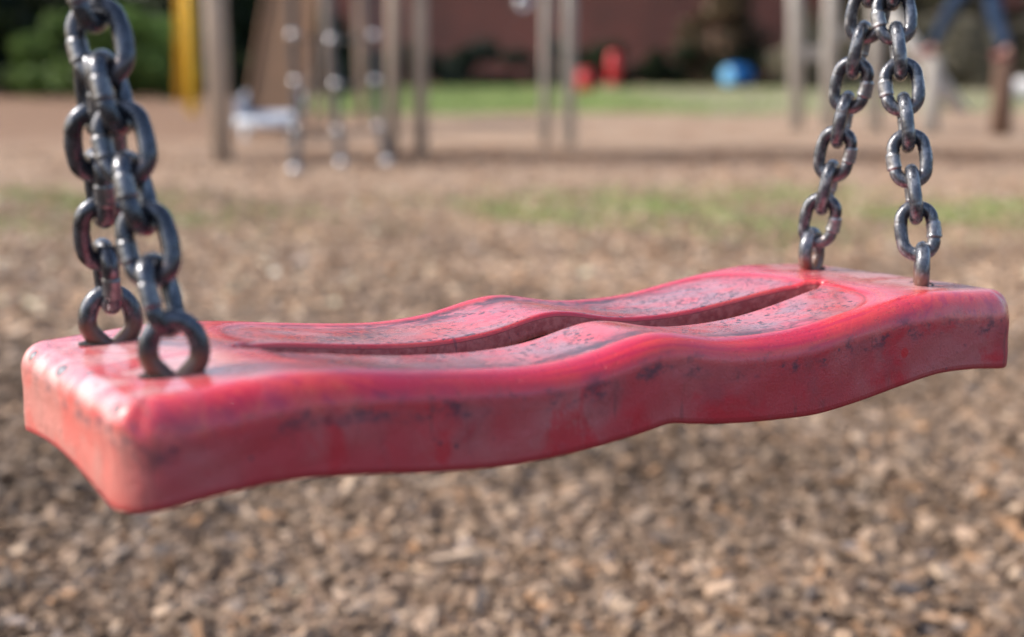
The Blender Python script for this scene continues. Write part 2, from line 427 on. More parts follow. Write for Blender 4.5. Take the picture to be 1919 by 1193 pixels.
outer = np.concatenate([resample(s, n) for s, n in zip(rrect(SL / 2, SW / 2, .0155), NS)])
outer[:, 0] += np.where(outer[:, 0] < 0, .0034 * (outer[:, 0] / (SL / 2)) ** 2, 0)      # the near end is a little shorter
ss, sw, sy0 = .155, .0124, -.004
def slot_half(x): return sw * np.clip(1 - np.abs(x / ss) ** np.where(x < 0, 7.0, 3.6), 0, 1) ** .6 + .0016
fx = np.linspace(-ss, ss, NS[0], endpoint=False); bx_ = -fx
th = np.linspace(0, 1, NS[1], endpoint=False)
def endcap(sgn):
    a = (-math.pi / 2 + math.pi * th) if sgn > 0 else (math.pi / 2 + math.pi * th)
    rr = .0016
    return np.stack([sgn * ss + rr * np.cos(a) * 1.3, sy0 + rr * np.sin(a)], 1)
slot = np.concatenate([np.stack([fx, sy0 - slot_half(fx)], 1), endcap(1), np.stack([bx_, sy0 + slot_half(bx_)], 1), endcap(-1)])
def loop_normal(p):
    t = np.roll(p, -1, 0) - np.roll(p, 1, 0)
    for _ in range(3): t = (t + np.roll(t, 1, 0) + np.roll(t, -1, 0)) / 3
    n = np.stack([t[:, 1], -t[:, 0]], 1); return n / np.linalg.norm(n, axis=1, keepdims=True)
on = loop_normal(outer); sn = loop_normal(slot)       # both point away from the loop's centre
def dish_sdf(x, y):
    qx, qy = np.abs(x) - (.150 - .034), np.abs(y) - (.0600 - .034)
    return np.hypot(np.maximum(qx, 0), np.maximum(qy, 0)) + np.minimum(np.maximum(qx, qy), 0) - .034
def sstep(a, b, x): t = np.clip((x - a) / (b - a), 0, 1); return t * t * (3 - 2 * t)
def zt(P):
    x, y = P[:, 0], P[:, 1]
    return t_top(x) - .0013 * sstep(.0015, -.0045, dish_sdf(x, y)) + .00018 * np.sin(61 * x + 40 * y) * np.sin(83 * y - 29 * x + 1)
def zb(P):
    return t_bot(P[:, 0]) - ST + .0046 * sstep(.198, .221, np.abs(P[:, 0])) * np.clip(1 - ((P[:, 1] - .006) / .062) ** 2, 0, 1) ** 1.3
rows = []; side = []; down = []; rs = .0026
endw = sstep(.55, .9, np.abs(on[:, 0]))
rf = .0125 * (1 - endw) + .0090 * endw
rfz = (.0120 + .0050 * sstep(.10, .20, np.abs(outer[:, 0]))) * (1 - endw) + .0095 * endw
def row(P, z, s=0., d=0.):
    rows.append(np.column_stack([P, z])); side.append(np.full(len(P), s)); down.append(np.full(len(P), d))
zS = zt(slot + sn * rs)
S1 = slot + sn * .009                      # the slot has a thin lip; below it the underside is hollowed out
for t in np.linspace(0, 1, 4): row(S1, (zb(S1) + .001) * (1 - t) + (zt(S1) - .0112) * t, 1, .9)
row(slot + sn * .001, zS - .0102, 1, .9)
for t in np.linspace(0, 1, 4): row(slot, (zS - .0096) * (1 - t) + (zS - rs) * t, .6, .5)
for a in np.linspace(.2, 1, 5) * math.pi / 2: row(slot + sn * rs * (1 - math.cos(a)), zS - rs + rs * math.sin(a), .5 * (1 - a / 1.571), 0)
A0 = slot + sn * rs; B0 = outer - on * rf[:, None]
for t in np.linspace(0, 1, 46)[1:]: P = A0 + (B0 - A0) * t; row(P, zt(P))
zO = zt(B0)
for a in np.linspace(0, 1, 17)[1:] * math.pi / 2:
    P = outer - on * (rf * (1 - math.sin(a)))[:, None]; row(P, zt(P) - rfz * (1 - math.cos(a)), float(sstep(.74, 1.0, a / (math.pi / 2))), .20 * a / 1.571)
zO = zt(outer) - rfz; zB = zb(outer)
for t in np.linspace(0, 1, 16)[1:]:
    wob = .00025 * np.sin(outer[:, 0] * 130 + t * 5) * math.sin(math.pi * t)
    row(outer + on * wob[:, None], zO * (1 - t) + (zB + .0034) * t, 1, .2 + .72 * t)
row(outer, zB + .0029, 1, .95)
for a in (0, .5, 1): row(outer - on * .0001 * a, zB + .0026 - .0010 * a, 1, .98)
for a in np.linspace(.25, 1, 4) * math.pi / 2: row(outer - on * .0014 * (1 - math.cos(a)), zB + .0014 * (1 - math.sin(a)), 1, 1)
B1 = outer - on * .0014; A1 = slot + sn * .0100
for t in np.linspace(0, 1, 22)[1:]: P = B1 + (A1 - B1) * t; row(P, zb(P), 1, 1)
V = np.concatenate(rows); n = len(outer); dsh = dish_sdf(V[:, 0], V[:, 1]); dsh[:n * 12] = .02; slt = np.zeros(len(V)); slt[:n * 5] = .5; slt[n * 5:n * 9] = 1; nr = len(rows)
i = np.arange(nr)[:, None]; j = np.arange(n)[None, :]
q = lambda a, b: ((a % nr) * n + (b % n)).ravel()
FF = np.stack([q(i, j), q(i, j + 1), q(i + 1, j + 1), q(i + 1, j)], 1)
swing = empty('swing'); swing.matrix_world = M_SEAT
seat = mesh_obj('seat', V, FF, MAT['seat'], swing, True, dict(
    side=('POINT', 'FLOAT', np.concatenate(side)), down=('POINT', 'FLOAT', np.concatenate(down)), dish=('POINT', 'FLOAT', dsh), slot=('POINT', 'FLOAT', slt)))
tag(swing, 'worn red rubber swing seat with wavy top and a long central slot', 'swing')

# ------------------------------------------------------------------ swept wire (links, eye bolts)
def sweep(path, rad, nseg=16, closed=True):
    """path Nx3, lying near the XZ plane"""
    p = np.array(path); m = len(p)
    t = (np.roll(p, -1, 0) - np.roll(p, 1, 0)) if closed else np.gradient(p, axis=0)
    t /= np.linalg.norm(t, axis=1, keepdims=True)
    b = np.tile(np.array([0., 1., 0.]), (m, 1)); u = np.cross(b, t); u /= np.linalg.norm(u, axis=1, keepdims=True)
    a = np.linspace(0, 2 * math.pi, nseg, endpoint=False)
    rad = np.asarray(rad).reshape(m, -1) if np.ndim(rad) else np.full((m, 1), rad)
    v = p[:, None] + (u[:, None] * np.cos(a)[None, :, None] + b[:, None] * np.sin(a)[None, :, None]) * rad[:, :, None]
    k = np.arange(m if closed else m - 1)[:, None]; jj = np.arange(nseg)[None]
    f = np.stack([(k * nseg + jj).ravel(), (k * nseg + (jj + 1) % nseg).ravel(), (((k + 1) % m) * nseg + (jj + 1) % nseg).ravel(), (((k + 1) % m) * nseg + jj).ravel()], 1)
    return v.reshape(-1, 3), f
WIRE, LW, PITCH = .0033, .0216, .01846
def link_data(seed, weld_side):
    r = np.random.default_rng(seed)
    hw = LW / 2 - WIRE; st = (PITCH / 2 + WIRE) - hw     # centreline half width / half straight
    pts = []; N = 26
    for a in np.linspace(0, math.pi, N, endpoint=False): pts.append((hw * math.cos(a), 0, st + hw * .96 * math.sin(a)))
    for s in np.linspace(1, -1, 22, endpoint=False): pts.append((-hw - .0004 * (1 - s * s), 0, st * s))
    for a in np.linspace(math.pi, 2 * math.pi, N, endpoint=False): pts.append((hw * math.cos(a), 0, -st + hw * .96 * math.sin(a)))
    for s in np.linspace(-1, 1, 22, endpoint=False): pts.append((hw + .0004 * (1 - s * s), 0, st * s))
    pts = np.array(pts)
    # denser resample
    d = np.r_[0, np.cumsum(np.linalg.norm(np.diff(np.r_[pts, pts[:1]], axis=0), axis=1))]
    tt = np.linspace(0, d[-1], 150, endpoint=False); q = np.r_[pts, pts[:1]]
    pts = np.stack([np.interp(tt, d, q[:, k]) for k in range(3)], 1)
    on_side = (np.sign(pts[:, 0]) == weld_side) & (np.abs(pts[:, 0]) > hw * .8)
    z0 = r.uniform(-.0012, .0012); zz = pts[:, 2] - z0
    w = on_side * sstep(.0046, .0034, np.abs(zz))
    ridge = on_side * (.05 * np.exp(-((zz - .0031) / .0007) ** 2) + .09 * np.exp(-((zz + .0031) / .0005) ** 2) - .05 * np.exp(-((zz - .0044) / .0006) ** 2) - .08 * np.exp(-((zz + .0043) / .0006) ** 2))
    flat = w * .07
    ns = 18; ang = np.linspace(0, 2 * math.pi, ns, endpoint=False)
    rad = WIRE * (1 + ridge + flat + .02 * np.sin(tt / d[-1] * 40 + seed))[:, None] * (1 + .035 * np.sin(2 * ang + seed) * w[:, None] + .06 * w[:, None] * np.cos(3 * ang + 1))
    v, f = sweep(pts, rad, ns)
    o = mesh_obj('link', v, f, MAT['steel'], None, True, dict(weld=('POINT', 'FLOAT', np.repeat(w, ns))))
    return o
protos = [link_data(s, ws) for s, ws in ((1, 1), (2, -1), (3, 1), (4, -1))]

def axis_matrix(loc, zdir, wdir):
    z = Vector(zdir).normalized(); w = Vector(wdir); x = (w - z * w.dot(z)).normalized(); y = z.cross(x)
    return Matrix(((x.x, y.x, z.x, loc[0]), (x.y, y.y, z.y, loc[1]), (x.z, y.z, z.z, loc[2]), (0, 0, 0, 1)))
def plan_rot(v, deg):
    a = R(deg); return Vector((v[0] * math.cos(a) - v[1] * math.sin(a), v[0] * math.sin(a) + v[1] * math.cos(a), 0))

EY = dict(FL=(-.1916, -.0376), BL=(-.1916, .0376), FR=(.1916, -.0376), BR=(.1916, .0376))
DIR = dict(FL=(-.0841, .3546), BL=(-.1293, -.3604), FR=(.0727, .257), BR=(.0583, -.2042))
# rotation (deg, seen from above) of the first link's plane away from the line of sight; right-hand chains start face-on
ROT = dict(FL=-24, BL=14, FR=92 + 4, BR=90 - 12)
RINGROT = dict(FL=90 - 2, BL=90 + 4, FR=3, BR=-24)
NL = dict(FL=6, BL=5, FR=8, BR=8)
LAB = dict(FL='weathered steel chain at the near left corner of the seat, closest to the camera',
           BL='steel chain at the far left corner of the seat, half hidden behind the nearer one',
           FR='shiny worn steel chain hanging at the near right corner of the seat',
           BR='grey steel chain slanting up from the far right corner of the seat')
CAMS = Vector((fc['cx'], fc['cy'], fc['cz']))
used = [0] * 4
def add_link(parent, M, var, mt='steel'):
    o = protos[var] if used[var] == 0 else protos[var].copy()
    if used[var]: C.objects.link(o)
    o.material_slots[0].link = 'OBJECT'; o.material_slots[0].material = MAT[mt]
    used[var] += 1; o.parent = parent; o.matrix_local = M
    return o
# eye bolt: teardrop ring + shank
def eye_mesh():
    hw, top, cz = .0087, .0112, .0105
    pts = []
    for a in np.linspace(-R(215 - 180), R(215), 60):
        pts.append((hw * math.cos(a), 0, cz + (top if math.sin(a) > 0 else hw) * math.sin(a)))
    l = pts[0]; r_ = pts[-1]
    low = (0.0004, 0, -.0016)
    n = 10
    right = [(low[0] + (l[0] - low[0]) * t, 0, low[2] + (l[2] - low[2]) * t) for t in np.linspace(0, 1, n, endpoint=False)]
    left = [(r_[0] + (-low[0] - r_[0]) * t, 0, r_[2] + (low[2] - r_[2]) * t) for t in np.linspace(0, 1, n + 1)[1:]]
    p = np.array(right + pts + left)
    for _ in range(2): p[1:-1] = (p[:-2] + 2 * p[1:-1] + p[2:]) / 4
    v1, f1 = sweep(p, .0036, 18, closed=False)
    sh = np.array([(0, 0, z) for z in np.linspace(.0015, -.026, 8)])
    v2, f2 = sweep(sh, .0034, 18, closed=False)
    return np.concatenate([v1, v2]), np.concatenate([f1, f2 + len(v1)])
ev, ef = eye_mesh()
eye0 = None; hole0 = None
sb = MB()
sb.lathe([(.0, -.002), (.0095, -.002), (.0102, .0001), (.0098, .0004), (.0080, .0002), (.0070, -.0008), (.0, -.0010)], 32)  # flat black disc painted for the shade of the hole round each eye
for key in ('FL', 'BL', 'FR', 'BR'):
    ex, ey = EY[key]; view = (Vector((ex, ey, 0)) - Vector((CAMS.x, CAMS.y, 0))).normalized()
    ztop = float(t_top(np.array([ex]))[0])
    if eye0 is None:
        e = eye0 = mesh_obj('eye_bolt', ev, ef, MAT['eye'], None, True, dict(weld=('POINT', 'FLOAT', np.zeros(len(ev)))))
        s = hole0 = sb.build('hole_disc', MAT['hole_disc'], None, True)
    else:
        e = eye0.copy(); C.objects.link(e); s = hole0.copy(); C.objects.link(s)
    w = plan_rot(view, RINGROT[key])
    zo = ztop - {'FL': .0026, 'BL': .0024, 'FR': .0034, 'BR': .0022}[key]
    Mx = axis_matrix((ex, ey, zo), (0, 0, 1), w)
    e.parent = swing; e.matrix_local = Mx
    s.parent = e; s.matrix_local = Matrix.Translation((0, 0, ztop - zo - .0002)) @ Matrix.Diagonal((1.25, .62, 1, 1))
    e.material_slots[0].link = 'OBJECT'; e.material_slots[0].material = MAT['eye_worn' if key in ('FR', 'BR') else 'eye']
    # chain
    ch = empty('swing_chain'); ch.matrix_world = M_SEAT @ Matrix.Translation((ex, ey, 0))
    tag(ch, LAB[key], 'chain', 'chains of the swing')
    d = Vector((*DIR[key], 1)).normalized(); o0 = Vector((0, 0, .0091)) + d * .0081
    rnd = random.Random(key)
    for k in range(1, NL[key] + 1):
        P = o0 + d * (PITCH * (k - .35))
        wdir = plan_rot(view, ROT[key] + (0 if k % 2 else 90) + rnd.uniform(-3, 3))
        face_on = (k % 2 == 0) if key in ('FL', 'BL') else (k % 2 == 1)
        ws = -1                                 # which long side carries the weld
        if (key == 'FR' and face_on and k > 1) or (key == 'FL' and face_on): ws = 1
        var = {1: (0, 2), -1: (1, 3)}[ws][k // 2 % 2]
        M = axis_matrix(P, d, wdir)
        if key == 'FL' and k == 6: M = M @ Matrix.Diagonal((1.07, 1, 1.05, 1))
        add_link(ch, M, var, 'worn' if key in ('FR', 'BR') else 'steel')
    if key in ('FL', 'FR'):                     # the pair joins here and runs on upward as one chain
        P = o0 + d * (PITCH * (NL[key] - .35)); up = Vector((-.20 if key == 'FL' else .05, .10, 1)).normalized()
        for k in range(1, 15):
            Q = P + up * (PITCH * k) * 1.0
            add_link(ch, axis_matrix(Q, up, plan_rot(view, ROT[key] + (0 if (NL[key] + k) % 2 else 90) + rnd.uniform(-4, 4))), k % 4, 'worn' if key == 'FR' else 'steel')

# ------------------------------------------------------------------ ground
xs = np.r_[-400, -120, np.linspace(-30, 30, 61), 120, 400]; ys = np.r_[-300, -60, -5, np.linspace(0, 50, 101), 120, 400]
gx, gy = np.meshgrid(xs, ys); gz = np.zeros_like(gx)
nxy = gx.shape
gi = np.arange(gx.size).reshape(nxy)
gf = np.stack([gi[:-1, :-1], gi[:-1, 1:], gi[1:, 1:], gi[1:, :-1]], -1).reshape(-1, 4)
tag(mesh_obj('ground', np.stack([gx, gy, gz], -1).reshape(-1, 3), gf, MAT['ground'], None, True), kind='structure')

# wood chips: one scattered mass
def chips(n, y0, y1, size, spread, pw=1.0, tone=1.0, var=.25):
    y = y0 + (y1 - y0) * rng.random(n) ** pw
    x = (rng.random(n) * 2 - 1) * (.44 * y + spread) * np.where(rng.random(n) < .26, 1 + np.abs(rng.normal(0, .7, n)), 1)      # thins out to the sides
    L = size * np.clip(rng.lognormal(0, .42, n), .4, 2.4); W = L * rng.uniform(.3, .72, n); T = np.clip(W * rng.uniform(.2, .45, n), .0018, .009)
    base = np.array([(-.5, -.35, -.5), (.42, -.5, -.5), (.55, .38, -.5), (-.38, .5, -.5), (-.44, -.3, .5), (.36, -.42, .5), (.5, .3, .5), (-.34, .42, .5)])
    B = base[None] + rng.normal(0, .09, (n, 8, 3)) * np.array([1, 1, .5])
    P = B * np.stack([L, W, T], 1)[:, None]
    P[:, :, 2] += (P[:, :, 0] ** 2) * (rng.normal(0, 5, n)[:, None])
    az = rng.uniform(0, 2 * math.pi, n); tl = rng.normal(0, .26, n); ro = rng.normal(0, .28, n)
    ca, sa = np.cos(ro), np.sin(ro); y1_, z1_ = P[:, :, 1] * ca[:, None] - P[:, :, 2] * sa[:, None], P[:, :, 1] * sa[:, None] + P[:, :, 2] * ca[:, None]
    ca, sa = np.cos(tl), np.sin(tl); x2, z2 = P[:, :, 0] * ca[:, None] - z1_ * sa[:, None], P[:, :, 0] * sa[:, None] + z1_ * ca[:, None]
    ca, sa = np.cos(az), np.sin(az); x3, y3 = x2 * ca[:, None] - y1_ * sa[:, None], x2 * sa[:, None] + y1_ * ca[:, None]
    patch = .5 + .5 * np.sin(x * 3.3 + 2.1 * np.sin(y * 2.4 + .7)) * np.sin(y * 3.9 + 1.7 * np.sin(x * 2.9)) + rng.normal(0, .12, n)
    hump = .013 * np.sin(x * 7.1 + 1.3 * np.sin(y * 4.3)) * np.sin(y * 6.3 + x * 2.0) + .008
    z = rng.random(n) * .014 + hump + np.abs(np.sin(tl)) * L * .3 - .04 * ((patch < .38) & (rng.random(n) < .5)) 
    V = np.stack([x3 + x[:, None], y3 + y[:, None], z2 + z[:, None]], -1).reshape(-1, 3)
    f0 = np.array([(3, 2, 1, 0), (4, 5, 6, 7), (0, 1, 5, 4), (1, 2, 6, 5), (2, 3, 7, 6), (3, 0, 4, 7)])
    Fc = (f0[None] + (np.arange(n) * 8)[:, None, None]).reshape(-1, 4)
    pal = np.array([(.36, .265, .185), (.43, .325, .235), (.28, .195, .130), (.48, .38, .29), (.18, .125, .088), (.40, .25, .145), (.58, .46, .34), (.52, .31, .165), (.33, .285, .255)])
    pr = np.array([.22, .20, .17, .11, .12, .06, .06, .015, .045]); pr /= pr.sum()
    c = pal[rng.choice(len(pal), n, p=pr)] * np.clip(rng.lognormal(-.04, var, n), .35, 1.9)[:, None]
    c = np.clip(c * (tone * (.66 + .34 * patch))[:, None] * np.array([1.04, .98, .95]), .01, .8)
    return V, Fc, c
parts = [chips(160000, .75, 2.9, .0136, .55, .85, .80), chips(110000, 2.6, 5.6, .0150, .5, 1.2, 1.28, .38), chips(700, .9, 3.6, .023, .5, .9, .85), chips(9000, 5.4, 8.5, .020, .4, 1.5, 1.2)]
off = 0; VV = []; Fs = []; CC = []
for v, f, c in parts:
    VV.append(v); Fs.append(f + off); off += len(v); CC.append(np.repeat(np.c_[c, np.ones(len(c))], 8, axis=0))
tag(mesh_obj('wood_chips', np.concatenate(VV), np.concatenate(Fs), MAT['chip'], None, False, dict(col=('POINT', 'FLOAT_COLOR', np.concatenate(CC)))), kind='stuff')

# lawn sheet with an uneven outline, and grass
def lawn():
    a = g(575, 212); b = g(1460, 190)
    top = []; bot = []
    N = 60
    for k in range(N + 1):
        t = k / N
        x = -8.5 + 28 * t
        near = 15.8 + .5 * math.sin(x * 1.7) + .35 * math.sin(x * 4.1 + 1) + max(0, x - 3.0) * .35
        if x < -2.6: near += (-2.6 - x) * 6
        bot.append((x, min(near, 36), .004)); top.append((x, 37.0, .004))
    v = bot + top; f = [(k, k + 1, N + 2 + k, N + 1 + k) for k in range(N)]
    return tag(mesh_obj('lawn', v, f, MAT['lawn'], None), kind='structure'), bot
_, edge = lawn()
def blades(n, fn, h):
    P = fn(n); m = len(P)
    az = rng.uniform(0, 6.283, m); hh = h * rng.uniform(.5, 1.3, m); w = hh * .10 + .002
    lean = rng.normal(0, .45, (m, 2)) * hh[:, None]
    d = np.stack([np.cos(az), np.sin(az)], 1) * w[:, None]
    V = np.zeros((m, 4, 3)); V[:, 0, :2] = P - d; V[:, 1, :2] = P + d
    V[:, 2, :2] = P + lean + d * .25; V[:, 3, :2] = P + lean - d * .25; V[:, 2:, 2] = hh[:, None]
    V[:, :2, 2] = .002
    c = np.array([.25, .34, .12])[None] * rng.lognormal(0, .25, (m, 1)) + rng.uniform(0, .09, (m, 1)) * np.array([1, .75, .25])
    return V.reshape(-1, 3), np.arange(m * 4).reshape(-1, 4), np.repeat(np.c_[np.clip(c, .01, .6), np.ones(m)], 4, axis=0)
def f_strip(n):
    y = rng.normal(4.95, .36, n); x = rng.uniform(-2.6, 3.2, n)
    den = (.5 + .5 * np.sin(x * 3.1 + 1.5 * np.sin(y * 2.7 + x))) * (.10 + .90 * sstep(-.4, 1.5, x) + .45 * np.exp(-((x + 2.0) / .45) ** 2)) * (.35 + .65 * (np.sin(x * 9 + y * 7) > -.3))
    k = rng.random(n) < den; return np.stack([x, y], 1)[k]
def f_lawn(n):
    y = 16 + 20 * rng.random(n) ** 1.6; x = rng.uniform(-3.6, 9, n)
    k = (rng.random(n) > sstep(.5, 3.5, x) * .85) & (x > -2.7 - (y - 16) * .03) & (y > 15.8 + .5 * np.sin(x * 1.7) + np.maximum(0, x - 3) * .35)
    return np.stack([x, y], 1)[k]
b1 = blades(70000, f_strip, .036); b2 = blades(30000, f_lawn, .075)
tag(mesh_obj('grass', np.concatenate([b1[0], b2[0]]), np.concatenate([b1[1], b2[1] + len(b1[0])]), MAT['grass'], None, False,
    dict(col=('POINT', 'FLOAT_COLOR', np.concatenate([b1[2], b2[2]])))), kind='stuff')

# ------------------------------------------------------------------ foliage
def leaves(n, fn, size, cols, seed=0):
    r = np.random.default_rng(seed); P, shade = fn(n, r); m = len(P)
    a = r.normal(0, 1, (m, 3)); a /= np.linalg.norm(a, axis=1, keepdims=True); b = r.normal(0, 1, (m, 3)); b -= a * (a * b).sum(1)[:, None]; b /= np.linalg.norm(b, axis=1, keepdims=True)
    s = size * r.lognormal(0, .3, m)[:, None]
    V = np.stack([P - a * s, P - b * s * .5, P + a * s, P + b * s * .5], 1).reshape(-1, 3)
    cols = np.array(cols); c = cols[r.integers(0, len(cols), m)] * r.lognormal(0, .28, (m, 1)) * shade[:, None]
    return V, np.arange(m * 4).reshape(-1, 4), np.repeat(np.c_[np.clip(c, .003, .5), np.ones(m)], 4, axis=0)
def clump_fn(blobs, per=.8):
    bl = np.array(blobs)                      # x y z rx ry rz
    def fn(n, r):
        k = r.integers(0, len(bl), n); d = r.normal(0, 1, (n, 3)); d /= np.linalg.norm(d, axis=1, keepdims=True)
        rad = (per + (1 - per) * r.random(n) - .25 * r.random(n) ** 2)[:, None]
        P = bl[k, :3] + d * bl[k, 3:6] * rad
        ok = P[:, 2] > .03; P = P[ok]
        tone = np.random.default_rng(5).lognormal(0, .22, len(bl))[k[ok]]
        return P, tone
    return fn
def foliage(name, parent, n, blobs, size, cols, seed):
    v, f, c = leaves(n, clump_fn(blobs), size, cols, seed)
    return mesh_obj(name, v, f, MAT['leaf'], parent, False, dict(col=('POINT', 'FLOAT_COLOR', c)))
def bush(name, loc, w, d, h, n, cols, seed, label, cat, size=.05, nb=26, group=None):
    r = random.Random(seed); root = empty(name, loc); blobs = []
    for k in range(nb):
        a = r.uniform(0, 6.283); q = r.random() ** .5; z = r.uniform(.12, .85)
        sh = math.sqrt(max(.05, 1 - z ** 2.4)); br = r.uniform(.16, .30)
        blobs.append((math.cos(a) * q * w / 2 * sh, math.sin(a) * q * d / 2 * sh, z * h, br * w * .55, br * d * .55, br * h * .75))
    foliage('foliage', root, n, blobs, size, cols, seed)
    for k in range(5):
        st = MB(); a = r.uniform(0, 6.283); st.tube([(0, 0, 0), (math.cos(a) * w * .12, math.sin(a) * d * .12, h * .35), (math.cos(a) * w * .25, math.sin(a) * d * .25, h * .7)], [.035, .025, .01], 7); st.build('stem', MAT['bark'], root, True)
    return tag(root, label, cat, group)
def hedge(name, x0, x1, y, depth, h, n, cols, seed, label):
    r = random.Random(seed); root = empty(name, ((x0 + x1) / 2, y, 0)); L = x1 - x0; blobs = []
    for k in range(int(L * 5)):
        blobs.append((r.uniform(-L / 2, L / 2), r.uniform(-depth / 2, depth / 2), r.uniform(.1, h * .86), r.uniform(.25, .5), r.uniform(.2, .35), r.uniform(.18, .32) * h))
    foliage('foliage', root, n, blobs, .055, cols, seed)
    for k in range(int(L * 1.2)):
        st = MB(); x = r.uniform(-L / 2, L / 2); st.tube([(x, 0, 0), (x + r.uniform(-.2, .2), r.uniform(-.1, .1), h * .7)], [.03, .012], 6); st.build('stem', MAT['bark'], root, True)
    return tag(root, label, 'hedge')
def conifer(loc, h, w, n, cols, seed, label, skirt=.06):
    r = random.Random(seed); root = empty('evergreen_tree', loc); blobs = []
    nl = 15
    for q in range(nl):
        t = q / (nl - 1); z = h * (skirt + (.97 - skirt) * t); rr = w / 2 * (1 - t) ** .8 * r.uniform(.85, 1.1) + .12
        for k in range(max(3, int(9 * (1 - t)))):
            a = r.uniform(0, 6.283); m_ = rr * r.uniform(.45, .95)
            blobs.append((math.cos(a) * m_, math.sin(a) * m_, z + r.uniform(-.15, .15) * h / 10, rr * .38 + .1, rr * .38 + .1, h * .045 + .05))
    foliage('crown', root, n, blobs, .11, cols, seed)
    tr = MB(); tr.tube([(0, 0, 0), (.03, 0, h * .3), (0, .04, h * .7), (0, 0, h * .96)], [w * .055, w * .045, w * .025, .02], 10)
    for k in range(22):
        z = h * r.uniform(.08, .85); a = r.uniform(0, 6.283); l_ = w / 2 * (1 - z / h) * .8
        tr.tube([(0, 0, z), (math.cos(a) * l_ * .5, math.sin(a) * l_ * .5, z + .05), (math.cos(a) * l_, math.sin(a) * l_, z - .05)], [.05, .03, .012], 6)
    tr.build('trunk', MAT['bark'], root, True)
    return tag(root, label, 'tree', 'trees behind the playground')
DK = [(.018, .030, .014), (.026, .040, .018), (.014, .022, .014)]
DK2 = [(.075, .062, .040), (.095, .072, .048), (.055, .050, .034)]
GB = [(.21, .185, .145), (.26, .22, .17), (.15, .14, .105)]
GR = [(.11, .195, .045), (.16, .25, .06), (.085, .145, .038)]
TEAL = [(.012, .026, .024), (.018, .034, .030), (.010, .018, .018)]
# left: bright bush in front of dark evergreens
c = g(185, 186); bush('green_bush', (c.x, 23.0, 0), 3.0, 2.2, 1.55, 16000, GR, 11, 'rounded green bush behind the left chains, in front of dark trees', 'bush', .05, 34)
for px, Y, hh, ww, sd, lab in ((-60, 26, 5.0, 3.4, 1, 'dark evergreen tree at the far left edge of the picture'), (75, 28, 5.6, 3.2, 2, 'dark evergreen tree rising straight behind the green bush'),
                          (230, 27.5, 5.2, 3.4, 3, 'dark evergreen tree between the bush and the yellow steel frame'), (385, 27, 5.4, 3.2, 4, 'dark evergreen tree behind the leftmost timber post'),
                          (520, 29, 5.2, 3.4, 5, 'dark evergreen tree behind the brown slide'), (-230, 27, 5.5, 3.6, 6, 'dark evergreen tree left of the one at the edge of the picture')):
    p = at(px, 125, Y); conifer((p.x, Y, 0), hh * .85, ww, 9000, DK, 20 + sd, lab)
for px, Y, hh, ww, sd, lab in ((1352, 37, 5.6, 2.2, 7, 'narrow brownish evergreen tree in front of the brick wall, behind the blue barrel'), (1640, 38, 5.2, 4.4, 8, 'olive evergreen tree behind the timber ladder frame at right'),
                          (1830, 36, 5.4, 4.4, 9, 'olive evergreen tree behind the climbing child'), (2010, 35, 5.4, 4.6, 10, 'olive evergreen tree at the far right edge of the picture')):
    p = at(px, 125, Y); conifer((p.x, Y, 0), hh, ww, 8000, [(.15, .085, .055), (.12, .075, .05), (.10, .07, .045)] if sd == 7 else DK2, 20 + sd, lab, .02)
hedge('low_hedge', at(585, 125, 35).x, at(1085, 125, 35).x, 35.2, 1.0, 1.15, 30000, TEAL, 31, 'low dark blue green hedge along the left half of the brick building')
hedge('low_hedge', at(1090, 125, 34.6).x, at(1475, 125, 36).x, 36.4, 1.0, 1.1, 26000, DK, 32, 'low dark green hedge behind the red bin and the blue barrel')
hedge('low_hedge', at(1480, 125, 31).x, at(2100, 125, 31).x, 31.5, 1.2, 1.7, 16000, GB, 33, 'taller olive brown hedge behind the timber ladder frame and stepping posts')

# ------------------------------------------------------------------ brick building
def building():
    x0, x1, y0, y1, h = -8.5, 15.5, 40.5, 52, 5.6
    root = empty('brick_building', ((x0 + x1) / 2, y0, 0)); w = (x1 - x0) / 2; d = y1 - y0
    b = MB(); b.box((0, d / 2, h / 2), (2 * w, d, h)); b.build('wall', MAT['brick'], root)
    r = MB(); e = .45
    v = [(-w - e, -e, h + .004), (w + e, -e, h + .004), (w + e, d + e, h + .004), (-w - e, d + e, h + .004), (-w - e, d / 2, h + 2.6), (w + e, d / 2, h + 2.6),
         (-w - e, -e, h + .20), (w + e, -e, h + .20), (w + e, d + e, h + .20), (-w - e, d + e, h + .20)]
    r.add(v, [(3, 2, 1, 0), (0, 1, 7, 6), (2, 3, 9, 8), (1, 2, 8, 7), (3, 0, 6, 9), (6, 7, 5, 4), (8, 9, 4, 5), (7, 8, 5), (9, 6, 4)])
    r.build('roof', MAT['roof'], root)
    for k in range(6):
        x = -w + 2.4 + k * (2 * w - 4.8) / 5
        p = MB(); p.box((x, -.004, 3.9), (1.5, .05, 1.3), .0); win = p.build('window', MAT['glass'], root)
        f = MB()
        for s in (-1, 1): f.box((x + s * .79, -.02, 3.9), (.08, .10, 1.46)); f.box((x, -.02, 3.9 + s * .69), (1.5, .10, .08))
        f.box((x, -.045, 3.9), (.05, .06, 1.3)); f.build('frame', MAT['frame'], win)
        s_ = MB(); s_.box((x, -.06, 3.10), (1.8, .22, .09)); s_.build('sill', MAT['stone'], win)
    return tag(root, 'long red brown brick building behind the low dark hedges', 'building')
building()

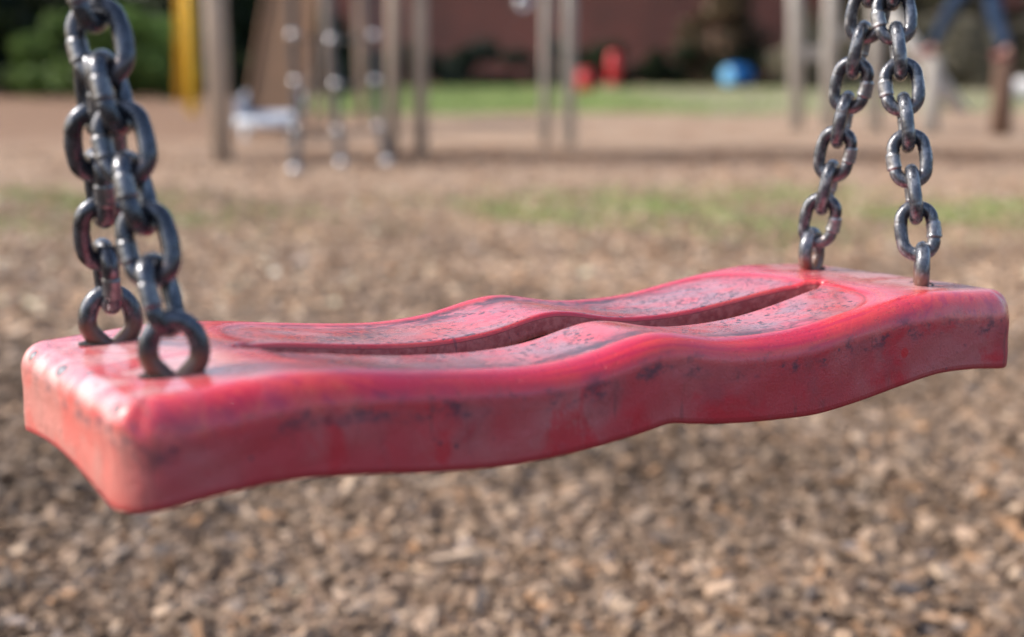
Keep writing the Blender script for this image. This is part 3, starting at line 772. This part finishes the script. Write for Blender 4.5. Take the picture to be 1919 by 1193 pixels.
# ------------------------------------------------------------------ play equipment
def post(root, px, py, w, top_px=None, h=2.4, mat='timber', name='post'):
    b = g(px, py); lean = 0.0
    if top_px is not None:
        t = at(top_px, 0, b.y); lean = (t.x - b.x) / t.z
    m = MB(); o = root.location
    hw = w / 2
    pts = [(b.x - o.x, b.y - o.y, -.15), (b.x - o.x + lean * h * .5, b.y - o.y, h * .5), (b.x - o.x + lean * h, b.y - o.y, h)]
    m.tube(pts, [hw, hw * .98, hw * .95], 14)
    m.build(name, MAT[mat], root, True)
    return Vector((b.x + lean * h, b.y, h))
fr = empty('timber_climber', g(600, 296))
tops = [post(fr, 416, 303, .135, 402), post(fr, 735, 292, .088, 738), post(fr, 788, 292, .088, 787), post(fr, 1021, 272, .070, 1024, mat='timber_pale'), post(fr, 1067, 273, .085, 1068, mat='timber_pale')]
o = fr.location
for a, b in ((0, 1), (2, 4), (1, 2)):
    m = MB(); p, q_ = tops[a] - o, tops[b] - o
    m.tube([(p.x - .08 * (q_.x > p.x), p.y, 2.36 - .03 * a), (q_.x, q_.y, 2.36 - .03 * a)], .06, 12); m.build('beam', MAT['timber'], fr, True)
tag(fr, 'weathered timber climber with a tall post at left and two pairs of posts', 'climber')

# net of ropes with pale connectors, hanging in the frame
def net():
    Y = 7.95; root = empty('climbing_net', (at(628, 125, Y).x, Y, 0))
    cols = [((545, -120), (549, 65), (554, 153), (557, 243), (553, 325)), ((618, -120), (622, 74), (630, 158), (634, 246), (640, 312)), ((697, -120), (702, 67), (704, 151), (711, 238), (726, 310))]
    prev = None
    for cidx, c in enumerate(cols):
        pts = [at(px, py, Y + .12 * (cidx == 1)) - root.location for px, py in c]
        top = pts[0] + (pts[0] - pts[1]) * 4.2; top.z = 2.30
        q_ = g(*c[-1]); pts[-1] = q_ + Vector((0, 0, .02)) - root.location
        m = MB(); m.tube([top] + pts, .024, 8); m.build('rope', MAT['rope'], root, True)
        for k, p in enumerate(pts[1:] if cidx == 0 else pts[1:]):
            b = MB(); rr = .027
            b.lathe([(rr * math.sin(a) + .001, -rr * math.cos(a)) for a in np.linspace(0, math.pi, 9)], 16, Matrix.Translation(p + Vector((0, -.012, 0))))
            b.build('connector', MAT['ball'], root, True)
        if prev:
            for a, b_ in zip(prev[1:-1], pts[1:-1]):
                m = MB(); mid = (a + b_) / 2; mid.z -= .015; m.tube([a, mid, b_], .008, 6); m.build('cross_rope', MAT['rope'], root, True)
        prev = pts
    return tag(root, 'dark rope climbing net with pale round connectors hanging beside the slide', 'climbing net')
net()
# hanging grip near the middle posts
p = at(981, 6, 8.6); hg = empty('hanging_ring', (p.x, p.y, p.z)); m = MB()
m.tube([(0.035 * math.cos(a), 0, .035 * math.sin(a)) for a in np.linspace(0, 2 * math.pi, 28, endpoint=False)], .016, 8, closed=True); m.build('ring', MAT['ball'], hg, True)
m = MB(); m.tube([(0, 0, .045), (0, 0, 2.28 - p.z)], .012, 8); m.build('rope', MAT['rope'], hg, True)
tag(hg, 'pale hand ring on a dark rope just left of the middle pair of posts', 'ring')

# slide: brown chute with a galvanised run-out
def slide():
    b = g(500, 262); root = empty('slide', (b.x, b.y, 0)); w = .42
    prof = [(0.0, .16), (.25, .15), (.45, .20), (.8, .48), (2.4, 1.75), (2.7, 1.84)]      # run, height of the bed
    def strip(off_x, thick, up, k0, k1, nm, mt, par):
        mm_ = MB(); v = []; f = []
        dx = .02
        for r_, z in prof[k0:k1]:
            x = off_x + r_ * -.03
            for sx, sz in ((-thick / 2, 0), (thick / 2, 0), (thick / 2, up), (-thick / 2, up)): v.append((x + sx, r_, z + sz))
        n_ = k1 - k0
        for i_ in range(n_ - 1):
            for c_ in range(4): f.append((i_ * 4 + c_, i_ * 4 + (c_ + 1) % 4, i_ * 4 + 4 + (c_ + 1) % 4, i_ * 4 + 4 + c_))
        f += [(3, 2, 1, 0), tuple((n_ - 1) * 4 + c_ for c_ in range(4))]
        mm_.add(v, f); return mm_.build(nm, mt, par)
    strip(0, w, -.03, 2, 6, 'chute', MAT['chute'], root)
    for s in (-1, 1): strip(s * (w / 2 + .014), .026, .05, 2, 6, 'side_board', MAT['board'], root)
    ro = strip(0, w, -.02, 0, 3, 'run_out', MAT['galv'], root)
    for s in (-1, 1): strip(s * (w / 2 + .012), .024, .16, 0, 3, 'side_lip', MAT['galv'], ro)
    m_ = MB(); m_.tube([(-w / 2 - .02, -.03, .13), (0, -.04, .125), (w / 2 + .02, -.03, .13)], .042, 12); m_.build('rolled_edge', MAT['galv'], ro, True)
    for r_, z in ((.12, .12), (1.5, 1.0), (2.65, 1.80)):
        for s in (-1, 1):
            m_ = MB(); m_.tube([(s * w * .42 + r_ * -.03, r_, -.1), (s * w * .42 + r_ * -.03, r_, z - .012)], .03, 10); m_.build('leg', MAT['timber'] if r_ > 1 else MAT['galv'], root, True)
    pl = MB(); pl.box((-.08, 3.2, 1.80), (.9, .98, .06), .008); pl.build('platform', MAT['board'], root)
    for sx in (-.4, .4):
        m_ = MB(); m_.tube([(-.08 + sx, 3.6, -.1), (-.08 + sx, 3.6, 2.7)], .05, 10); m_.build('post', MAT['timber'], root, True)
    tag(root, 'brown board slide with a pale metal run-out behind the rope net', 'slide')
slide()

# yellow steel frame
def yellow():
    a = g(362, 215); b = g(336, 193); root = empty('yellow_frame', (a.x, a.y, 0)); top = at(338, -320, (a.y + b.y) / 2); o = root.location
    W_ = Vector((-6.5, .4, 0))
    for q_ in (Vector((0, 0, 0)), W_):
        for f_, mt in ((a, 'yellow'), (b, 'yellow')):
            m = MB(); m.tube([Vector((f_.x, f_.y, -.1)) - o + q_, top - o + q_], .062, 12); m.build('leg', MAT[mt], root, True)
    m = MB(); m.tube([top - o + Vector((.12, 0, .02)), top - o + W_ + Vector((-.12, 0, .02))], .065, 12); m.build('beam', MAT['yellow'], root, True)
    tag(root, 'yellow painted steel frame with splayed legs beside the green bush', 'play frame')
yellow()

# red bin, red drum, blue barrel, pale boulder
c = g(1150, 166); rb = empty('litter_bin', (c.x, c.y, 0)); rb.scale = (.95, .95, 1.15)
m = MB(); m.lathe([(.10, .0), (.14, .03), (.155, .08), (.155, .12)], 20); m.build('foot', MAT['pinkbase'], rb, True)
m = MB(); m.lathe([(.15, .123), (.165, .16), (.175, .50), (.17, .66)], 20); m.build('body', MAT['red'], rb, True)
m = MB(); m.lathe([(.18, .663), (.18, .69), (.15, .77), (.06, .81), (.01, .82)], 20); m.build('lid', MAT['red'], rb, True)
tag(rb, 'tall red litter bin with a domed lid in front of the dark hedge', 'bin')
c = g(1098, 171); rd = empty('play_drum', (c.x, c.y, 0))
m = MB(); m.lathe([(.17, 0), (.20, .03), (.21, .28), (.20, .44)], 20); m.build('body', MAT['red'], rd, True)
m = MB(); m.lathe([(.215, .443), (.215, .48), (.17, .50), (.01, .505)], 20); m.build('top', MAT['red'], rd, True)
tag(rd, 'low red play drum beside the middle pair of grey posts', 'play drum')
c = g(1380, 164.5); bb = empty('barrel', (c.x, c.y, 0)); rm = Matrix.Translation((0, 0, .31)) @ Matrix.Rotation(R(-52), 4, 'Z') @ Matrix.Rotation(R(90), 4, 'X') @ Matrix.Scale(.82, 4)
m = MB(); m.lathe([(.28, -.45), (.31, -.43), (.34, -.2), (.35, 0), (.34, .2), (.31, .43)], 26, rm); m.build('body', MAT['blue'], bb, True)
for z0, z1 in ((.433, .47), (-.49, -.453)):
    m = MB(); m.lathe([(.27, z0), (.30, (z0 + z1) / 2), (.27, z1)], 26, rm); m.build('end_cap', MAT['bluelight'], bb, True)
tag(bb, 'blue plastic barrel with pale ends lying by the dark hedge', 'barrel')
c = g(1912, 184)
m = MB(); v = []; bs = MB(); bs.lathe([(.02, -.02), (.30, -.02), (.36, .10), (.31, .22), (.17, .30), (.01, .32)], 18)
for q_ in bs.v:
    s_ = 1 + .12 * math.sin(q_[0] * 11 + q_[1] * 7) + .07 * math.sin(q_[2] * 23 + q_[0] * 17); v.append((q_[0] * s_ * 1.15, q_[1] * s_, q_[2] * s_))
m.add(v, bs.f); br_ = m.build('boulder', MAT['stone'], None, True); br_.location = (c.x, c.y, 0)
tag(br_, 'pale grey boulder at the right edge behind the stepping posts', 'boulder')

# ladder frame at right
lf = empty('ladder_frame', g(1530, 243)); o = lf.location
for px, py, tp in ((1494, 243, 1490), (1552, 245, 1558), (1640, 247, 1642)):
    post(lf, px, py, .125, tp, 2.2, 'timber_pale')
Y = g(1494, 243).y
for (pa, pb, py, th) in ((1494, 1556, 99, .13), (1494, 1556, -60, .12), (1556, 1642, 62, .10), (1494, 1642, -330, .12)):
    a, b = at(pa, py, Y + .02) - o, at(pb, py, Y + .02) - o
    m = MB(); m.box((a + b) / 2, ((b - a).length, .07, th), .008); m.build('rung', MAT['timber_pale'], lf)
tag(lf, 'silvery timber ladder frame with wide rungs behind the right chains', 'climbing frame')

# stepping posts and the leaning pole
SP = []
for px, py, topy, w, mt, lab in ((1742, 248, 106, .15, 'timber_pale', 'grey stepping post under the child\'s forward foot'), (1874, 254, 112, .17, 'stump', 'brown stepping post under the child\'s rear foot at the right')):
    b = g(px, py); zt_ = at(px, topy, b.y).z; m = MB()
    m.lathe([(w * .5, -.15), (w * .5, zt_ * .5), (w * .48, zt_ - .012), (w * .45, zt_)], 16); o_ = m.build('stepping_post', MAT[mt], None, True); o_.location = (b.x, b.y, 0)
    tag(o_, lab, 'stepping post', 'stepping posts'); SP.append(Vector((b.x, b.y, zt_)))
a, b = g(1806, 205), at(1862, -60, 12.6); m = MB()
a = at(1806, 210, g(1806, 210).y); m.tube([Vector((0, 0, -.05)), Vector((b.x - a.x, .4, b.z))], [.11, .10], 12); o_ = m.build('leaning_pole', MAT['timber_pale'], None, True); o_.location = (a.x, a.y, 0)
tag(o_, 'pale timber pole leaning behind the legs of the child', 'pole')

# ------------------------------------------------------------------ child stepping across the posts
def skin_mesh(name, nodes, edges, mat, parent=None, sub=2, root=0):
    me = bpy.data.meshes.new(name); me.from_pydata([n_[0] for n_ in nodes], edges, []); me.update()
    ob = bpy.data.objects.new(name, me); C.objects.link(ob)
    md = ob.modifiers.new('s', 'SKIN'); md.use_smooth_shade = True
    sv = me.skin_vertices[0].data
    for k_, n_ in enumerate(nodes):
        r_ = n_[1]; sv[k_].radius = r_ if isinstance(r_, tuple) else (r_, r_); sv[k_].use_root = (k_ == root)
    sd = ob.modifiers.new('d', 'SUBSURF'); sd.levels = sub; sd.render_levels = sub
    dg = bpy.context.evaluated_depsgraph_get(); dg.update()
    m2 = bpy.data.meshes.new_from_object(ob.evaluated_get(dg)); bpy.data.objects.remove(ob)
    m2.name = name; m2.materials.clear(); m2.materials.append(mat)
    m2.polygons.foreach_set('use_smooth', np.ones(len(m2.polygons), bool))
    o2 = bpy.data.objects.new(name, m2); C.objects.link(o2)
    if parent: o2.parent = parent
    return o2
def child():
    A_, B_ = SP                                # forward foot (left), rear foot (right)
    base = Vector(((A_.x + B_.x) / 2, (A_.y + B_.y) / 2, 0))
    rel = lambda p_: Vector(p_) - base
    fa = rel(A_) + Vector((-.02, 0, .06)); fb = rel(B_) + Vector((.02, 0, .06))
    hip = Vector(((rel(B_).x) * .72 + rel(A_).x * .28, 0, max(A_.z, B_.z) + .66))
    hl, hr = hip + Vector((-.06, -.05, -.03)), hip + Vector((.05, .05, -.03))
    kl = (hl + fa) / 2 + Vector((-.03, -.02, .07)); kr = (hr + fb) / 2 + Vector((-.03, 0, .0))
    ch = hip + Vector((-.04, 0, .30)); nk = ch + Vector((-.02, 0, .12)); hd = nk + Vector((-.03, 0, .12))
    sl, sr_2 = ch + Vector((-.02, -.13, .06)), ch + Vector((0, .13, .06))
    el, er = sl + Vector((-.20, -.10, -.12)), sr_2 + Vector((.16, .10, -.14))
    wl, wr = el + Vector((-.18, -.02, .02)), er + Vector((.14, .02, .06))
    N = [(hip, (.105, .085)), (hl, .075), (kl, .052), (fa, .034), (hr, .075), (kr, .052), (fb, .034), (hip + (ch - hip) * .5, (.10, .08)), (ch, (.115, .085)), (nk, .042),
         (hd, .088), (hd + Vector((-.005, 0, .10)), .078), (sl, .05), (el, .036), (wl, .025), (sr_2, .05), (er, .036), (wr, .025),
         (fa + Vector((-.10, -.01, -.03)), .026), (fb + Vector((-.10, -.01, -.03)), .026)]
    for w_, s_ in ((wl, -1), (wr, 1)):
        N.append((w_ + Vector((s_ * .06, 0, 0)), (.028, .014)))
    E = [(0, 1), (1, 2), (2, 3), (0, 4), (4, 5), (5, 6), (0, 7), (7, 8), (8, 9), (9, 10), (10, 11), (8, 12), (12, 13), (13, 14), (8, 15), (15, 16), (16, 17), (3, 18), (6, 19), (14, 20), (17, 21)]
    for q_, s_, par in ((wl + Vector((-.06, 0, 0)), -1, 20), (wr + Vector((.06, 0, 0)), 1, 21)):
        for f_, (dy, l_) in enumerate(((-.026, .046), (-.009, .054), (.009, .050), (.026, .038))):
            N.append((q_ + Vector((s_ * l_ * .55, dy, -.004)), .0085)); N.append((q_ + Vector((s_ * l_, dy * 1.1, -.016)), .007))
            E += [(par, len(N) - 2), (len(N) - 2, len(N) - 1)]
        N.append((q_ + Vector((s_ * -.01, -.038, -.004)), .009)); N.append((q_ + Vector((s_ * .022, -.052, -.010)), .0075))
        E += [(par, len(N) - 2), (len(N) - 2, len(N) - 1)]
    body = skin_mesh('person', N, E, MAT['skin'])
    body.location = base
    tag(body, 'child in blue jeans and pink red shoes striding from post to post', 'person')
    J = [(hip + Vector((0, 0, .05)), (.112, .092)), (hip, (.115, .095)), (hl, .086), (kl, .066), (fa + (kl - fa) * .06, .052), (hr, .086), (kr, .066), (fb + (kr - fb) * .06, .052)]
    skin_mesh('jeans', J, [(0, 1), (1, 2), (2, 3), (3, 4), (1, 5), (5, 6), (6, 7)], MAT['denim'], body, 2, 1)
    K = [(hip + Vector((0, 0, .04)), (.122, .102)), (hip + (ch - hip) * .5, (.118, .098)), (ch, (.128, .098)), (nk - Vector((0, 0, .03)), .06), (sl, .062), (el, .050), (el + (wl - el) * .85, .036), (sr_2, .062), (er, .050), (er + (wr - er) * .85, .036)]
    skin_mesh('jacket', K, [(0, 1), (1, 2), (2, 3), (2, 4), (4, 5), (5, 6), (2, 7), (7, 8), (8, 9)], MAT['jacket'], body, 2, 2)
    for f_ in (fa, fb):
        skin_mesh('shoe', [(f_ + Vector((.035, 0, -.022)), .038), (f_ + Vector((-.04, 0, -.024)), .037), (f_ + Vector((-.13, -.01, -.032)), (.038, .028))], [(0, 1), (1, 2)], MAT['shoe'], body, 2, 1)
    hm = MB(); cen = hd + Vector((.014, 0, .055)); v = []; f = []
    nu, nv_ = 20, 10
    for i_ in range(nv_ + 1):
        ph = R(8 + 100 * i_ / nv_)
        for j_ in range(nu):
            a_ = 2 * math.pi * j_ / nu; fr_ = .55 + .45 * (math.cos(a_) > -.35); ph2 = ph * (fr_ if math.cos(a_) < -.35 else 1)
            v.append(cen + Vector((.112 * math.sin(ph2) * math.cos(a_), .102 * math.sin(ph2) * math.sin(a_), .122 * math.cos(ph2))))
    for i_ in range(nv_):
        for j_ in range(nu): f.append((i_ * nu + j_, (i_ + 1) * nu + j_, (i_ + 1) * nu + (j_ + 1) % nu, i_ * nu + (j_ + 1) % nu))
    f.append(tuple(range(nu)))
    hm.add(v, f); hm.build('hair', MAT['hair'], body, True)
    for s_ in (-1, 1):
        fm = MB(); fm.lathe([(.001, -.012), (.010, -.007), (.013, 0), (.010, .007), (.001, .012)], 10, Matrix.Translation(hd + Vector((-.084, s_ * .032, .045)))); fm.build('eye', MAT['glass'], body, True)
    fm = MB(); fm.lathe([(.016, -.016), (.012, 0), (.006, .018), (.001, .022)], 10, Matrix.Translation(hd + Vector((-.092, 0, .022)))); fm.build('nose', MAT['skin'], body, True)
child()

# ------------------------------------------------------------------ light
w = bpy.data.worlds.new('World'); bpy.context.scene.world = w; w.use_nodes = True
nt = w.node_tree; sky = nt.nodes.new('ShaderNodeTexSky'); sky.sky_type = 'NISHITA'; sky.sun_disc = False
SUN = Vector((-.84, .04, .74)).normalized()
el = math.asin(SUN.z); az = math.atan2(SUN.x, SUN.y)
sky.sun_elevation = el; sky.sun_rotation = az; sky.dust_density = 4.0; sky.air_density = 1.0; sky.ozone_density = 1.0
bg = nt.nodes['Background']; bg.inputs['Strength'].default_value = .14
nt.links.new(sky.outputs[0], bg.inputs['Color'])
ld = bpy.data.lights.new('sun', 'SUN'); ld.energy = 1.9; ld.angle = R(9); ld.color = (1.0, .94, .87)
lo = bpy.data.objects.new('sun', ld); C.objects.link(lo); lo.rotation_euler = SUN.to_track_quat('Z', 'Y').to_euler(); lo.location = (0, 0, 20)
vs = bpy.context.scene.view_settings; vs.view_transform = 'Standard'; vs.look = 'None'; vs.exposure = 0.92; vs.gamma = 1.0
